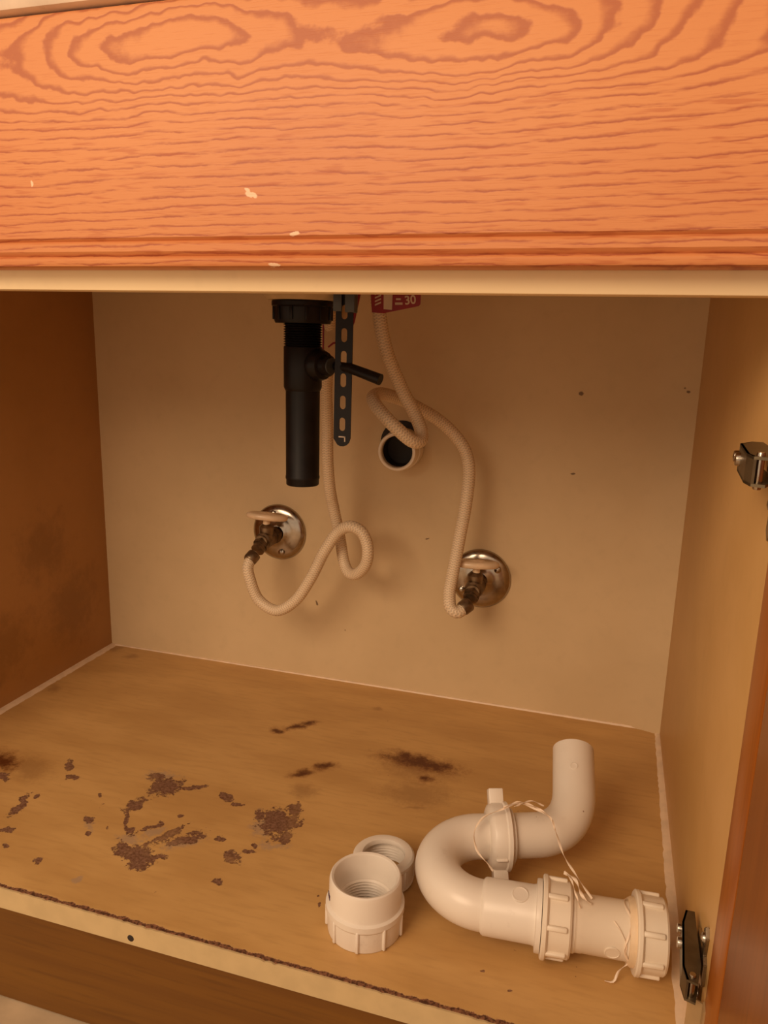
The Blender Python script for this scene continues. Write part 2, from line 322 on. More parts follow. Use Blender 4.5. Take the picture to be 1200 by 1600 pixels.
def add_tube(bm, path, r, n=24, caps=True, inner=None, flat=1.0, twist=0.0):
    """path = list of points; r = radius or list; inner = wall radius for an open pipe; UV = (turn, length)"""
    uvl = bm.loops.layers.uv.verify(); P = [Vector(p) for p in path]
    R_ = r if isinstance(r, (list, tuple)) else [r]*len(P)
    T = [(P[min(i+1, len(P)-1)]-P[max(i-1, 0)]).normalized() for i in range(len(P))]
    nrm = T[0].orthogonal().normalized(); rings = []; s_ = [0.0]
    for i, p in enumerate(P):
        if i: s_.append(s_[-1]+(p-P[i-1]).length)
        nrm = (nrm-T[i]*nrm.dot(T[i])).normalized(); b = T[i].cross(nrm)
        rg = []
        for k in range(n):
            a = 2*PI*k/n; x, y = math.cos(a), math.sin(a)*flat
            tw = twist*s_[-1]; x, y = x*math.cos(tw)-y*math.sin(tw), x*math.sin(tw)+y*math.cos(tw)
            rg.append(bm.verts.new(p+(nrm*x+b*y)*R_[i]))
        rings.append(rg)
    for i in range(len(P)-1):
        for k in range(n):
            j = (k+1) % n; f = bm.faces.new((rings[i][k], rings[i][j], rings[i+1][j], rings[i+1][k]))
            for lp, uv in zip(f.loops, ((k/n, s_[i]), ((k+1)/n, s_[i]), ((k+1)/n, s_[i+1]), (k/n, s_[i+1]))): lp[uvl].uv = uv
    if inner:
        for e, (idx, step) in enumerate(((0, 1), (-1, -1))):
            m = 6; base = rings[idx]; c = P[idx]; q = [bm.verts.new(c+(v.co-c)*(inner/R_[idx])) for v in base]
            depth = T[idx]*0.025*step; q2 = [bm.verts.new(v.co+depth) for v in q]
            for k in range(n):
                j = (k+1) % n; bm.faces.new((base[k], base[j], q[j], q[k])); bm.faces.new((q[k], q[j], q2[j], q2[k]))
            bm.faces.new(q2)
    elif caps: bm.faces.new(rings[0]); bm.faces.new(rings[-1])
def tube(name, path, r, mat, parent=None, n=24, **k):
    bm = bmesh.new(); add_tube(bm, path, r, n, **k)
    return obj(name, bm, mat, parent, True, 50)
def prism(name, poly, mtx, h, mat, parent=None, bev=0.0):
    bm = bmesh.new(); vs_ = [bm.verts.new(mtx @ Vector((x, y, 0))) for x, y in poly]; f = bm.faces.new(vs_)
    e = bmesh.ops.extrude_face_region(bm, geom=[f]); d = (mtx.to_3x3() @ Vector((0, 0, h)))
    bmesh.ops.translate(bm, vec=d, verts=[v for v in e['geom'] if isinstance(v, bmesh.types.BMVert)])
    if bev:
        bmesh.ops.recalc_face_normals(bm, faces=bm.faces)
        bmesh.ops.bevel(bm, geom=[x for x in bm.edges if x.calc_face_angle(0) > .8], offset=bev, segments=2, affect='EDGES')
    return obj(name, bm, mat, parent, bev > 0)
def extrude_x(name, prof, x0, x1, mat, parent=None, axis=0):
    """prof = closed list of (a, b); axis 0: a=y b=z along x; axis 2: a=x b=y along z"""
    bm = bmesh.new()
    f = (lambda t, a, b: (t, a, b)) if axis == 0 else (lambda t, a, b: (a, b, t))
    A = [bm.verts.new(f(x0, *p)) for p in prof]; B = [bm.verts.new(f(x1, *p)) for p in prof]
    for i in range(len(prof)):
        j = (i+1) % len(prof); bm.faces.new((A[i], A[j], B[j], B[i]))
    bm.faces.new(A); bm.faces.new(B)
    return obj(name, bm, mat, parent, True, 30)

# ------------------------------------------------------------------ the room around
W, D, H = 0.861, 0.52, 0.5352
fl = box('floor', (-1.2, -2.2, -.15), (2.2, .62, -.130), M['vinyl']); fl['kind'] = 'structure'
wb = box('wall_back', (-1.2, .56, -.130), (2.2, .66, 2.3), M['wall']); wb['kind'] = 'structure'

# ------------------------------------------------------------------ the sink cabinet
cab = thing('sink_cabinet', 'open oak-fronted sink base cabinet with stained tan interior and wide false drawer front', 'cabinet', (0, 0, 0))
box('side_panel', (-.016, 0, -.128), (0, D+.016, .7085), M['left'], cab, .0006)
box('side_panel', (W, 0, -.128), (W+.016, D+.016, .7085), M['right'], cab, .0006)
bow = [(0, D), (W-.060, D)]+[(W-.060+.060*k/10, D-.011*(k/10)**2) for k in range(1, 11)]  # right edge curves forward, a shape added to catch the lamp's light
extrude_x('back_panel', bow+[(W, D+.010), (0, D+.010)], 0.0, .7085, M['back'], cab, axis=2)
def bottom_panel():
    """a fine grid whose vertices store the distance to the worn spots (normalised ellipses)"""
    nx, ny = 575, 347; xs = np.linspace(0, W, nx); ys = np.linspace(.0008, D, ny)
    X, Y = np.meshgrid(xs, ys); co = np.stack([X.ravel(), Y.ravel(), np.zeros(X.size)], 1)
    lower = np.array([(0, .0008, -.0215), (W, .0008, -.0215), (W, D, -.0215), (0, D, -.0215)])
    i = np.arange(nx*ny).reshape(ny, nx)
    q = np.stack([i[:-1, :-1].ravel(), i[:-1, 1:].ravel(), i[1:, 1:].ravel(), i[1:, :-1].ravel()], 1).tolist(); k = nx*ny
    q.append((k+3, k+2, k+1, k)); q.append([k, k+1]+i[0, ::-1].tolist()); q.append([k+2, k+3]+i[-1, :].tolist())
    q.append([k+1, k+2]+i[::-1, -1].tolist()); q.append([k+3, k]+i[:, 0].tolist())
    me = bpy.data.meshes.new('bottom_panel'); me.from_pydata(np.vstack([co, lower]).tolist(), [], q); me.materials.append(M['bottom'])
    rng = np.random.default_rng(5)
    def vnoise(step):
        gx, gy = int(W/step)+3, int(D/step)+3; g = rng.random((gy, gx)); u, v = X/step, Y/step
        iu, iv = u.astype(int), v.astype(int); fu, fv = u-iu, v-iv; fu = fu*fu*(3-2*fu); fv = fv*fv*(3-2*fv)
        return (g[iv, iu]*(1-fu)+g[iv, iu+1]*fu)*(1-fv)+(g[iv+1, iu]*(1-fu)+g[iv+1, iu+1]*fu)*fv-.5
    wx = vnoise(.012)*.006+vnoise(.005)*.0040; wy = vnoise(.012)*.006+vnoise(.005)*.0040
    for name, L in (('chip', CHIPS), ('rust', RUST), ('smudge', SMUDGE), ('halo', HALO)):
        f = np.full(X.shape, 9.0)
        for cx, cy, a, b, r in L:
            k_ = min(1.0, b/.004); px, py = X+wx*k_-cx, Y+wy*k_-cy; c_, s_ = math.cos(r), math.sin(r)
            f = np.minimum(f, np.hypot((px*c_+py*s_)/a, (-px*s_+py*c_)/b))
        at = me.attributes.new(name, 'FLOAT', 'POINT'); at.data.foreach_set('value', np.append(f.ravel(), [9]*4).astype(np.float32))
    o = bpy.data.objects.new('bottom_panel', me); C.objects.link(o); o.parent = cab
bottom_panel()
def edge_band():
    bm = bmesh.new(); import random; rnd = random.Random(4); n = 260; rows = []
    for i in range(n+1):
        x = W*i/n; chip = -.0006-max(0, rnd.gauss(0, .0006))*(1 if math.sin(i*.21)+math.sin(i*.07+1) > -.4 else .2)
        rows.append([bm.verts.new(p) for p in ((x, .0008, -.0222), (x, -.0008, -.0222), (x, -.0008, chip), (x, .0008, chip))])
    for a, b in zip(rows, rows[1:]):
        for k in range(4): bm.faces.new((a[k], a[(k+1) % 4], b[(k+1) % 4], b[k]))
    bm.faces.new(rows[0]); bm.faces.new(rows[-1])
    return obj('edge_banding', bm, M['band'], cab)
edge_band()
lathe('screw_hole', [(0, .0004), (.0024, .0004), (.0032, .0001), (.0032, -.0006)], M['void'], cab, frame((.3975, -.0009, -.0154), (0, -1, 0)), 16)  # solid dark disc, the shade of the hole put into its colour
box('toe_kick', (0, .003, -.1285), (W, .019, -.0222), M['toe'], cab)
box('front_rail', (0, 0, H), (W, .019, .7085), M['rail'], cab, .0012)
# false drawer front with two routed beads along the lower edge
yf, yb = -.021, -.0015; z0, z1 = .5490, .7085
prof = [(yb, z0), (yf+.003, z0), (yf+.0008, z0+.0012), (yf, z0+.003), (yf, .5545), (yf+.0012, .5555), (yf+.0030, .5566), (yf+.0012, .5580), (yf, .5595),
        (yf, .5640), (yf+.0010, .5652), (yf+.0026, .5664), (yf+.0008, .5676), (yf, .5684), (yf, z1-.003), (yf+.001, z1-.0008), (yf+.003, z1), (yb, z1)]
extrude_x('drawer_front', prof, -.016, W+.016, M['oak'], cab)
# caulk beads
def bead(name, pts, prof_dir, wid):
    """pts along the joint; prof_dir = the two in-plane directions away from the corner"""
    bm = bmesh.new(); import random; rnd = random.Random(len(pts)); rows = []
    a, b = Vector(prof_dir[0]), Vector(prof_dir[1]); n = 90; A, B = Vector(pts[0]), Vector(pts[1])
    for i in range(n+1):
        t = i/n; p = A.lerp(B, t); w_ = (wid[0]+(wid[1]-wid[0])*t)*(1+rnd.uniform(-.10, .10))
        rows.append([bm.verts.new(p+q) for q in (Vector((0, 0, 0)), a*w_, a*w_*.62+b*.0016, a*.0016+b*wid[2], b*wid[2])])
    for r0, r1 in zip(rows, rows[1:]):
        for k in range(5): bm.faces.new((r0[k], r0[(k+1) % 5], r1[(k+1) % 5], r1[k]))
    bm.faces.new(rows[0]); bm.faces.new(rows[-1]); return obj(name, bm, M['caulk'], cab, True, 60)
bead('caulk_bead', ((W, 0, 0), (W, D, 0)), ((-1, 0, 0), (0, 0, 1)), (.0095, .0060, .0022))
bead('caulk_bead', ((0, 0, 0), (0, D, 0)), ((1, 0, 0), (0, 0, 1)), (.0095, .0105, .0022))
bead('caulk_bead', ((0, D, 0), (W, D, 0)), ((0, -1, 0), (0, 0, 1)), (.0018, .0030, .0022))
# right door, standing open
dx0, dx1 = .8604, .8794
dp = [(dx1, -.001), (dx1, -.452), (dx0+.002, -.452), (dx0, -.450), (dx0, -.0480), (dx0+.0010, -.0462), (dx0+.0080, -.0458), (dx0+.0080, -.0428), (dx0+.0008, -.0420), (dx0, -.0405), (dx0, -.0035), (dx0+.0010, -.0018), (dx0+.003, -.0010)]
extrude_x('door', dp, -.022, .533, M['doorw'], cab, axis=2)
def hinge(zc, y0, out, longer=0.0, drop=.04):
    h = bpy.data.objects.new('hinge', None); C.objects.link(h); h.parent = cab; h.location = (W, y0, zc)
    k = frame((0, 0, 0), (0, 0, 1))
    def part(name, o): o.parent = h; return o
    # winged mounting plate, flat on the side panel
    pl = [(-.010, -.009), (-.004, -.012), (-.006, -.027), (.000, -.032), (.006, -.027), (.004, -.012), (.028, -.009), (.028, .009), (.004, .012), (.006, .040), (.000, .046), (-.006, .040), (-.004, .012), (-.010, .009)]
    part('', prism('mounting_plate', pl, frame((0, 0, 0), (-1, 0, 0), (0, 1, 0)), .0025, M['steel'], bev=.0006))
    for s_ in (-1, 1):
        part('', lathe('screw', [(0, .0015), (.0015, .0022), (.0036, .0016), (.0042, 0)], M['chrome'], None, frame((-.0025, 0, s_*.023), (-1, 0, 0)), 18))
    # channel arm: back end low, front end proud of the panel
    a = [(.044, .0035), (.044, .010), (.030, out), (-.014-longer, out+.003), (-.026-longer, out+.001), (-.028-longer, out-.006), (-.010, .004)]
    bm = bmesh.new()
    for s_ in (-1, 1):
        A = [bm.verts.new((-q, y, s_*.0085)) for y, q in a]; B = [bm.verts.new((-q, y, s_*.0068)) for y, q in a]
        bm.faces.new(A); bm.faces.new(B)
        for i in range(len(a)):
            j = (i+1) % len(a); bm.faces.new((A[i], A[j], B[j], B[i]))
    for i in range(1, 4):
        (ya, qa), (yb_, qb) = a[i], a[i+1]
        T = [bm.verts.new(v) for v in ((-qa, ya, -.0085), (-qa, ya, .0085), (-qb, yb_, .0085), (-qb, yb_, -.0085))]
        U = [bm.verts.new(v.co+Vector((.0015, 0, 0))) for v in T]
        bm.faces.new(T); bm.faces.new(U)
        for i2 in range(4): bm.faces.new((T[i2], T[(i2+1) % 4], U[(i2+1) % 4], U[i2]))
    part('', obj('arm', bm, M['dull']))
    part('', lathe('adjusting_screw', [(0, .002), (.0012, .0026), (.0038, .0022), (.0042, 0), (.0042, -.004)], M['chrome'], None, frame((-out-.0012, .018, 0), (-1, 0, 0)), 18))
    part('', lathe('adjusting_screw', [(0, .002), (.0012, .0026), (.0034, .0022), (.0038, 0), (.0038, -.004)], M['chrome'], None, frame((-out-.0002, .033, 0), (-1, 0, 0)), 18))
    part('', lathe('pivot_pin', [(0, -.0105), (.0020, -.0105), (.0024, -.0095), (.0024, .0095), (.0020, .0105), (0, .0105)], M['chrome'], None, frame((-out+.003, -.022-longer, 0), (0, 0, 1)), 14))
    # leaves that hang below the knuckle: one out from the side panel, one along the door edge
    def leaf(nm, p, q, top, bot, mat):
        d = Vector((q[0]-p[0], q[1]-p[1], 0)); n = Vector((d.y, -d.x, 0)).normalized()*.0012; L = d.length; u = d.normalized()
        c = .004; poly = [(0, top), (L, top-.002), (L, bot+c), (L-c, bot), (c, bot), (0, bot+c)]
        bm = bmesh.new(); A = [bm.verts.new(Vector((p[0], p[1], 0))+u*x+Vector((0, 0, z))) for x, z in poly]; B = [bm.verts.new(v.co+n) for v in A]
        bm.faces.new(A); bm.faces.new(B)
        for i in range(len(poly)): j = (i+1) % len(poly); bm.faces.new((A[i], A[j], B[j], B[i]))
        return part('', obj(nm, bm, mat))
    yk = -y0
    if drop > .05: leaf('knuckle_leaf', (-.0100, yk+.004), (-.0006, yk-.001), -.012, -.012-drop, M['satin'])
    leaf('door_leaf', (-.0006, yk-.0032), (-.0006, yk-.0105), -.010, -.016-drop*1.25, M['satin'])
    return h
hinge(.078, .018, .0135, .0, .075)
hinge(.4400, .000, .0190, .004, .028)

# ------------------------------------------------------------------ countertop and sink above
ct = box('countertop', (-.03, -.026, .7095), (W+.03, .559, .7445), M['counter'], None, .004)
ct['label'] = 'pale countertop slab lying over the oak false drawer front'; ct['category'] = 'countertop'

# ------------------------------------------------------------------ sink drain with pivot rod and lift strap
dr = thing('sink_drain', 'black plastic pop-up drain tailpiece with threaded body hanging under the sink', 'drain pipe', (.436, .295, .3445))
dx, dy = .436, .295
T = lambda z: Matrix.Translation((0, 0, 0))
def ds(name, prof, mat, n=48, angle=35): return rel(lathe(name, prof, mat, None, Matrix.Translation((dx, dy, 0)), n, angle=angle), dr)
ds('sink_flange', [(0, .562), (.050, .562), (.050, .556), (.044, .5505), (.0375, .5440), (.030, .5440), (.030, .552), (0, .552)], M['gasket'])
nut = ds('locknut', [(.019, .5442), (.0322, .5442), (.0334, .5425), (.0334, .5385), (.0312, .5370), (.0308, .5235), (.0295, .5205), (.019, .5205)], M['black'])
for k in range(12):
    a = 2*PI*k/12; bm = bmesh.new(); add_box(bm, (.0300, -.0018, .5240), (.0326, .0018, .5380), .0006)
    bmesh.ops.transform(bm, matrix=Matrix.Rotation(a, 4, 'Z'), verts=bm.verts); bmesh.ops.translate(bm, vec=(dx, dy, 0), verts=bm.verts)
    o = obj('rib', bm, M['black'], None, True); o.data.transform(Matrix.Translation(-Vector(dr.location))); o.parent = nut
th = [(.0185, .5210)]; z = .5205
while z > .4965: th += [(.0188, z), (.0212, z-.0012), (.0188, z-.0024)]; z -= .0026
ds('threaded_body', th+[(.0185, .4945)], M['black'], angle=20)
ds('body_tube', [(.0150, .4965), (.0200, .4965), (.0208, .4950), (.0208, .4530), (.0196, .4500), (.0190, .4490)], M['black'])
ds('tailpiece', [(.0165, .4510), (.0187, .4505), (.0187, .3550), (.0191, .3540), (.0191, .3515), (.0184, .3505), (.0184, .3452), (.0178, .3442), (.0168, .3442), (.0166, .3460), (.0166, .4510)], M['black'])
pn = Vector((.85, -.35, -.02))
rel(lathe('pivot_nut', [(0, 0), (.0165, .0), (.0175, .004), (.0175, .0085), (.0150, .0150), (.0115, .0160), (.0112, .0225), (.0085, .0245), (0, .0250)], M['black'], None, frame((.4500, .2925, .4775), pn), 20, angle=25), dr)
rel(lathe('pivot_clip', [(0, .0245), (.0060, .0245), (.0085, .0225), (.0085, .0262), (0, .0262)], M['grey'], None, frame((.4500, .2925, .4775), pn), 16), dr)
rel(tube('pivot_rod', [(.4600, .2905, .4780), (.4780, .2880, .4770), (.4980, .2760, .4755), (.5325, .2700, .4655)], [.0048, .0050, .0054, .0060], M['black'], None, 16), dr)
def strap():
    """slotted strap cut as a real outline with obround holes"""
    cu = bpy.data.curves.new('strap', 'CURVE'); cu.dimensions = '2D'; cu.fill_mode = 'BOTH'; cu.extrude = .0010; cu.bevel_depth = .0
    def spl(pts):
        s_ = cu.splines.new('POLY'); s_.points.add(len(pts)-1)
        for p, q in zip(s_.points, pts): p.co = (q[0], q[1], 0, 1)
        s_.use_cyclic_u = True
    wv, top, bot = .0094, .165, .0
    spl([(-wv, top), (-wv, .008), (-.005, .0015), (-.002, 0), (.002, 0), (.005, .0012), (.0078, .004), (wv, .009), (wv, top)])
    for i in range(6):
        c = .0235+i*.0232; r = .0034; h = .0038; pts = []
        for k in range(9): a = PI*k/8; pts.append((r*math.cos(a), c+h+r*math.sin(a)))
        for k in range(9): a = PI+PI*k/8; pts.append((r*math.cos(a), c-h+r*math.sin(a)))
        spl(pts)
    t = bpy.data.objects.new('t', cu); me = bpy.data.meshes.new_from_object(t); bpy.data.objects.remove(t)
    me.name = 'lift_strap'; me.materials.clear(); me.materials.append(M['black'])
    o = bpy.data.objects.new('lift_strap', me); C.objects.link(o)
    z = Vector((.03, -1, .01)); up = (Vector((.4895, .279, .552))-Vector((.4882, .279, .3929))).normalized(); x = up.cross(z).normalized(); z = x.cross(up)
    m = Matrix(((x.x, up.x, z.x, .4882), (x.y, up.y, z.y, .279), (x.z, up.z, z.z, .3929), (0, 0, 0, 1)))
    me.transform(m); return o, m
st, sm_ = strap(); rel(st, dr)
bm = bmesh.new()
for lo, hi in (((-.0035, .0095, .0010), (.0040, .0108, .0014)), ((.0028, .0050, .0010), (.0040, .0108, .0014))): add_box(bm, lo, hi)
bmesh.ops.transform(bm, matrix=sm_, verts=bm.verts); mk = obj('moulded_mark', bm, M['white']); mk['label'] = 'small pale L-shaped mark'
mk.data.transform(Matrix.Translation(-Vector(dr.location))); mk.parent = st
def clip():
    bm = bmesh.new()
    add_box(bm, (-.0115, .140, .0012), (-.0020, .166, .0050), .001); add_box(bm, (.0015, .139, .0012), (.0125, .166, .0060), .0014)
    add_box(bm, (-.0115, .140, -.0050), (-.0085, .166, .0020), .0008); add_box(bm, (.0098, .139, -.0050), (.0125, .166, .0020), .0008)
    bmesh.ops.transform(bm, matrix=sm_, verts=bm.verts); return obj('strap_clip', bm, M['grey'], None, True)
rel(clip(), dr)

# ------------------------------------------------------------------ drain stub in the back wall
sb = thing('drain_stub', 'white plastic waste pipe stub opening out of the back panel', 'drain pipe', (.490, .52, .362))
sx, sz = .4925, .3610
sfr = frame((sx, .5183, sz), (.035, -1, .0))
rel(lathe('pipe', [(.0275, 0), (.0275, .020), (.0250, .0215), (.0262, .0230), (.0262, .0400), (.0250, .0425), (.0225, .0430), (.0212, .0415), (.0212, .004)], M['pvc2'], None, sfr, 48), sb)
rel(lathe('pipe_bore', [(0, .010), (.0205, .010), (.0210, .012), (.0210, .0330), (.0204, .0335), (.0200, .012)], M['void'], None, sfr, 48), sb)  # lining coloured dark for the shade inside the open pipe
ho = lathe('wall_hole', [(0, .0004), (.0300, .0004), (.0310, 0), (.0310, -.0005)], M['void'], None, frame((sx-.003, .5190, sz+.0065), (0, -1, 0)), 40); rel(ho, sb)  # flat dark disc painted as the shade of the gap behind the pipe

# ------------------------------------------------------------------ shut-off valves
def valve(x, z, label, spin, tilt, out_len):
    v = thing('shutoff_valve', label, 'valve', (x, .5198, z), 'shut-off valves on the back panel')
    F = frame((x, .5198, z), (0, -1, 0))
    rel(lathe('escutcheon', [(.0418, .0), (.0420, .0015), (.0400, .0042), (.0330, .0072), (.0240, .0088), (.0150, .0096), (.0120, .0130), (.0108, .0130), (.0108, 0)], M['chrome'], None, F, 64, angle=50), v)
    for a in (spin, spin+PI):
        rel(lathe('escutcheon_screw', [(.0048, .0), (.0046, .0018), (.0028, .0030), (0, .0032)], M['chrome'], None, frame((x+.0295*math.cos(a), .5115, z+.0295*math.sin(a)), (0, -1, 0)), 18), v)
    rel(lathe('supply_stub', [(0, .009), (.0088, .009), (.0088, .020), (0, .020)], M['brass'], None, F, 24), v)
    hexf = lambda r: [(r*math.cos(PI/3*k+.3), r*math.sin(PI/3*k+.3)) for k in range(6)]
    rel(prism('inlet_nut', hexf(.0135), F @ Matrix.Translation((0, 0, .018)), .013, M['brass'], bev=.001), v)
    rel(lathe('body', [(0, .030), (.0100, .030), (.0118, .033), (.0122, .042), (.0126, .050), (.0115, .058), (.0092, .060), (.0092, .064), (0, .064)], M['brass'], None, F, 28), v)
    d = Vector((-.10, -.86, -.5)).normalized()
    o0 = Vector((x, .5198-.055, z-.001))
    rel(prism('outlet_nut', hexf(.0118), frame(o0, d), .012, M['brass'], bev=.001), v)
    rel(lathe('outlet', [(0, .010), (.0092, .010), (.0096, .014), (.0096, .014+out_len), (0, .014+out_len)], M['brass'], None, frame(o0, d), 24), v)
    # bonnet on top, stem and oval handle
    rel(lathe('bonnet', [(0, 0), (.0095, .0), (.0105, .006), (.0105, .014), (.0085, .016), (.0060, .0185), (0, .0185)], M['brass'], None, frame((x, .475, z+.004), (0, 0, 1)), 24), v)
    hc = Vector((x+.0010, .475, z+.0335)); up = Vector((tilt[0], tilt[1], 1)).normalized()
    st_ = lathe('stem', [(0, -.014), (.0052, -.014), (.0048, -.006), (.0056, -.001), (0, 0)], M['handle'], None, frame(hc, up), 20)
    bm = bmesh.new()
    prf = [(0, -.0048), (.8, -.0048), (.95, -.0038), (1.0, -.0008), (.97, .0025), (.82, .0042), (.45, .0036), (.3, .0050), (.16, .0052), (0, .0048)]
    add_lathe(bm, [(r, z_) for r, z_ in prf], 40)
    for vv in bm.verts: vv.co.x *= .0300; vv.co.y *= .0165; 
    bmesh.ops.transform(bm, matrix=frame(hc, up, (1, .25, 0)), verts=bm.verts)
    ha = obj('handle', bm, M['handle'], None, True, 60); rel(ha, v); rel(st_, v)
    return v
valve(.3049, .2231, 'left wall shut-off valve with cream oval handle and chrome plate', -1.35, (.05, .10), .0045)
valve(.6080, .1865, 'right wall shut-off valve, its handle partly behind the braided hose', .62, (.0, .08), .0005)

# ------------------------------------------------------------------ supply hoses
hl = thing('supply_hose', 'left braided supply hose looping down to the left shut-off valve', 'hose', (.303, .44, .2), 'braided supply hoses')
PL = [(.4440, .345, .640), (.4431, .36, .5476), (.4300, .390, .500), (.4192, .41, .45), (.4150, .425, .400), (.4142, .43, .3502), (.4142, .44, .310), (.4150, .45, .2866), (.4216, .46, .2405), (.4304, .455, .2064), (.4400, .447, .1965), (.4520, .44, .1975), (.468, .43, .2132), (.4735, .425, .2300), (.4716, .425, .2470), (.4640, .425, .2610), (.450, .425, .2668), (.4314, .43, .2575), (.4118, .43, .2291), (.3908, .43, .1864), (.3673, .43, .1513), (.3404, .43, .1349), (.3141, .43, .1466), (.3014, .428, .1773), (.2975, .4300, .1930), (.3000, .4365, .2040), (.3022, .4430, .2090)]
rel(tube('braided_tube', catmull(PL, .0025), .0077, M['hose'], None, 24), hl)
e0, e1 = Vector((.3022, .4430, .2090)), Vector((.2960, .426, .197))
rel(lathe('crimp_ferrule', [(0, 0), (.0092, 0), (.0096, .002), (.0096, .011), (.0084, .013), (0, .013)], M['brass'], None, frame(e0+(e1-e0)*.04, e1-e0), 24), hl)
hr = thing('supply_hose', 'right braided supply hose folding over the waste pipe stub to the right valve', 'hose', (.59, .45, .17), 'braided supply hoses')
PR = [(.490, .345, .660), (.4975, .355, .580), (.4992, .36, .5482), (.5074, .37, .4955), (.5235, .388, .4486), (.5400, .397, .4150), (.5475, .393, .3985), (.5490, .383, .3905), (.5430, .372, .3905), (.5231, .363, .4073), (.5080, .366, .4200), (.4959, .373, .4300), (.4885, .384, .4375), (.4905, .402, .4415), (.5030, .424, .4370), (.5192, .442, .4284), (.5566, .46, .4052), (.5834, .465, .3777), (.5920, .466, .358), (.5943, .465, .3413), (.5938, .462, .3150), (.5919, .46, .2918), (.5880, .457, .260), (.5849, .453, .2323), (.5815, .448, .203), (.5808, .441, .1850), (.5850, .434, .1690), (.5935, .434, .1640), (.6050, .4450, .1720)]
rel(tube('braided_tube', catmull(PR, .0025), .0080, M['hose'], None, 24), hr)
rel(lathe('crimp_ferrule', [(0, 0), (.0092, 0), (.0098, .002), (.0098, .012), (.0084, .014), (0, .014)], M['brass'], None, frame((.5985, .4385, .1675), (.62, .62, .45)), 24), hr)

# ------------------------------------------------------------------ hang tags on the hoses
def rounded(w_, h_, r): 
    P = []
    for cx, cy, a0 in ((w_-r, h_-r, 0), (r, h_-r, PI/2), (r, r, PI), (w_-r, r, 1.5*PI)):
        for k in range(5): P.append((cx+r*math.cos(a0+PI/8*k), cy+r*math.sin(a0+PI/8*k)))
    return P
tg = thing('hose_tag', 'red warning tag with white print wrapped on the right supply hose', 'tag', (.5185, .350, .565), 'warning tags')
tm = frame((.4965, .349, .5350), (.05, -1, 0), (1, .05, .02))
rel(prism('tag_card', [(0, 0), (.0135, -.001), (.0530, .0065), (.0550, .0085), (.0560, .045), (-.003, .045)], tm, .0006, M['red']), tg)
tp = rel(prism('printed_panel', [(.0135, .0035), (.0230, .0025), (.0245, .044), (.0135, .044)], tm @ Matrix.Translation((0, 0, .0007)), .0003, M['white']), tg)
def print_(parent, mtx, text, size, mat, name='lettering'):
    cu = bpy.data.curves.new('txt', 'FONT'); cu.body = text; cu.size = size; cu.extrude = .0002; cu.offset = size*.02
    t = bpy.data.objects.new('t', cu); me = bpy.data.meshes.new_from_object(t); bpy.data.objects.remove(t)
    me.name = name; me.materials.clear(); me.materials.append(mat); me.transform(mtx)
    o = bpy.data.objects.new(name, me); C.objects.link(o); return rel(o, parent)
print_(tg, tm @ Matrix.Translation((.0375, .0082, .0009)) @ Matrix.Rotation(.10, 4, 'Z'), '30', .0130, M['white'])
bm = bmesh.new()
add_box(bm, (.0265, .0080, .0007), (.0350, .0105, .0010)); add_box(bm, (.0275, .0130, .0007), (.0330, .0150, .0010))
bmesh.ops.transform(bm, matrix=tm, verts=bm.verts); rel(obj('printed_bars', bm, M['white']), tg)
bm = bmesh.new()
for k in range(8):
    y = .0070+k*.0038; P = [bm.verts.new(tm @ Vector((x, yy, .0009))) for x, yy in ((.0035, y), (.0105, y+.0028), (.0105, y+.0046), (.0035, y+.0018))]
    bm.faces.new(P)
rel(obj('hatched_print', bm, M['white']), tg)
t2 = thing('hose_tag', 'beige and red folded tag behind the slotted lift strap', 'tag', (.455, .372, .50), 'warning tags')
tm2 = frame((.4292, .372, .4800), (.1, -1, 0), (1, .1, 0))
rel(prism('tag_card', [(0, -.004), (.012, .0), (.027, .018), (.038, .044), (.0455, .080), (.0, .080)], tm2, .0006, M['paper']), t2)
up2 = tm2 @ Matrix.Translation((0, 0, .0007))
rel(prism('red_border', [(-.0006, -.004), (.0014, -.004), (.0014, .049), (-.0006, .049)], up2, .0003, M['red']), t2)
rel(prism('red_border', [(.0340, .036), (.0380, .044), (.0455, .080), (.0390, .080), (.0345, .052)], up2, .0003, M['red']), t2)
rel(prism('red_stroke', [(.006, .016), (.012, .021), (.022, .023), (.022, .021), (.013, .019), (.007, .0145)], up2, .0003, M['red']), t2)

# ------------------------------------------------------------------ P-trap lying on the cabinet bottom
tr = thing('p_trap', 'white plastic P-trap with three union nuts lying on the cabinet bottom', 'drain pipe', (.70, .12, 0))
d1 = Vector((.9966, .082, 0)); n1 = Vector((-.082, .9966, 0))
B0 = Vector((.6908, .0788, .0345)); rb = .0412; cc = B0+n1*rb
def axis(x): return B0+d1*((x-B0.x)/d1.x)
path = [axis(.712), axis(.700)]
end = math.radians(165.5)
for k in range(0, 33):
    a = end*k/32; p = cc+(-n1*math.cos(a)-d1*math.sin(a))*rb; p.z += .0080*(k/32)
    path.append(p)
dD = (d1*(-math.cos(end))+n1*math.sin(end)); dD.z = 0; dD.normalize(); Dp = path[-1]
Ep = Dp+dD*.021
path.append(Dp+dD*.014)
rel(tube('return_bend', path, .0206, M['pvc'], None, 40), tr)
Fp = Ep+dD*.030; K = Vector((.7640, .1960, .0450)); G = Vector((.7552, .2720, .0875))
p2 = [Dp+dD*.006, Ep]
A_, B_ = K+(Fp-K).normalized()*.036, K+(G-K).normalized()*.040
for k in range(25):
    t = k/24; p2.append(A_*(1-t)**2+K*2*t*(1-t)+B_*t*t)
p2 += [B_.lerp(G, .5), G]
rel(tube('trap_arm', p2, [.0206+.0006*i/(len(p2)-1) for i in range(len(p2))], M['pvc'], None, 40, inner=.0185), tr)
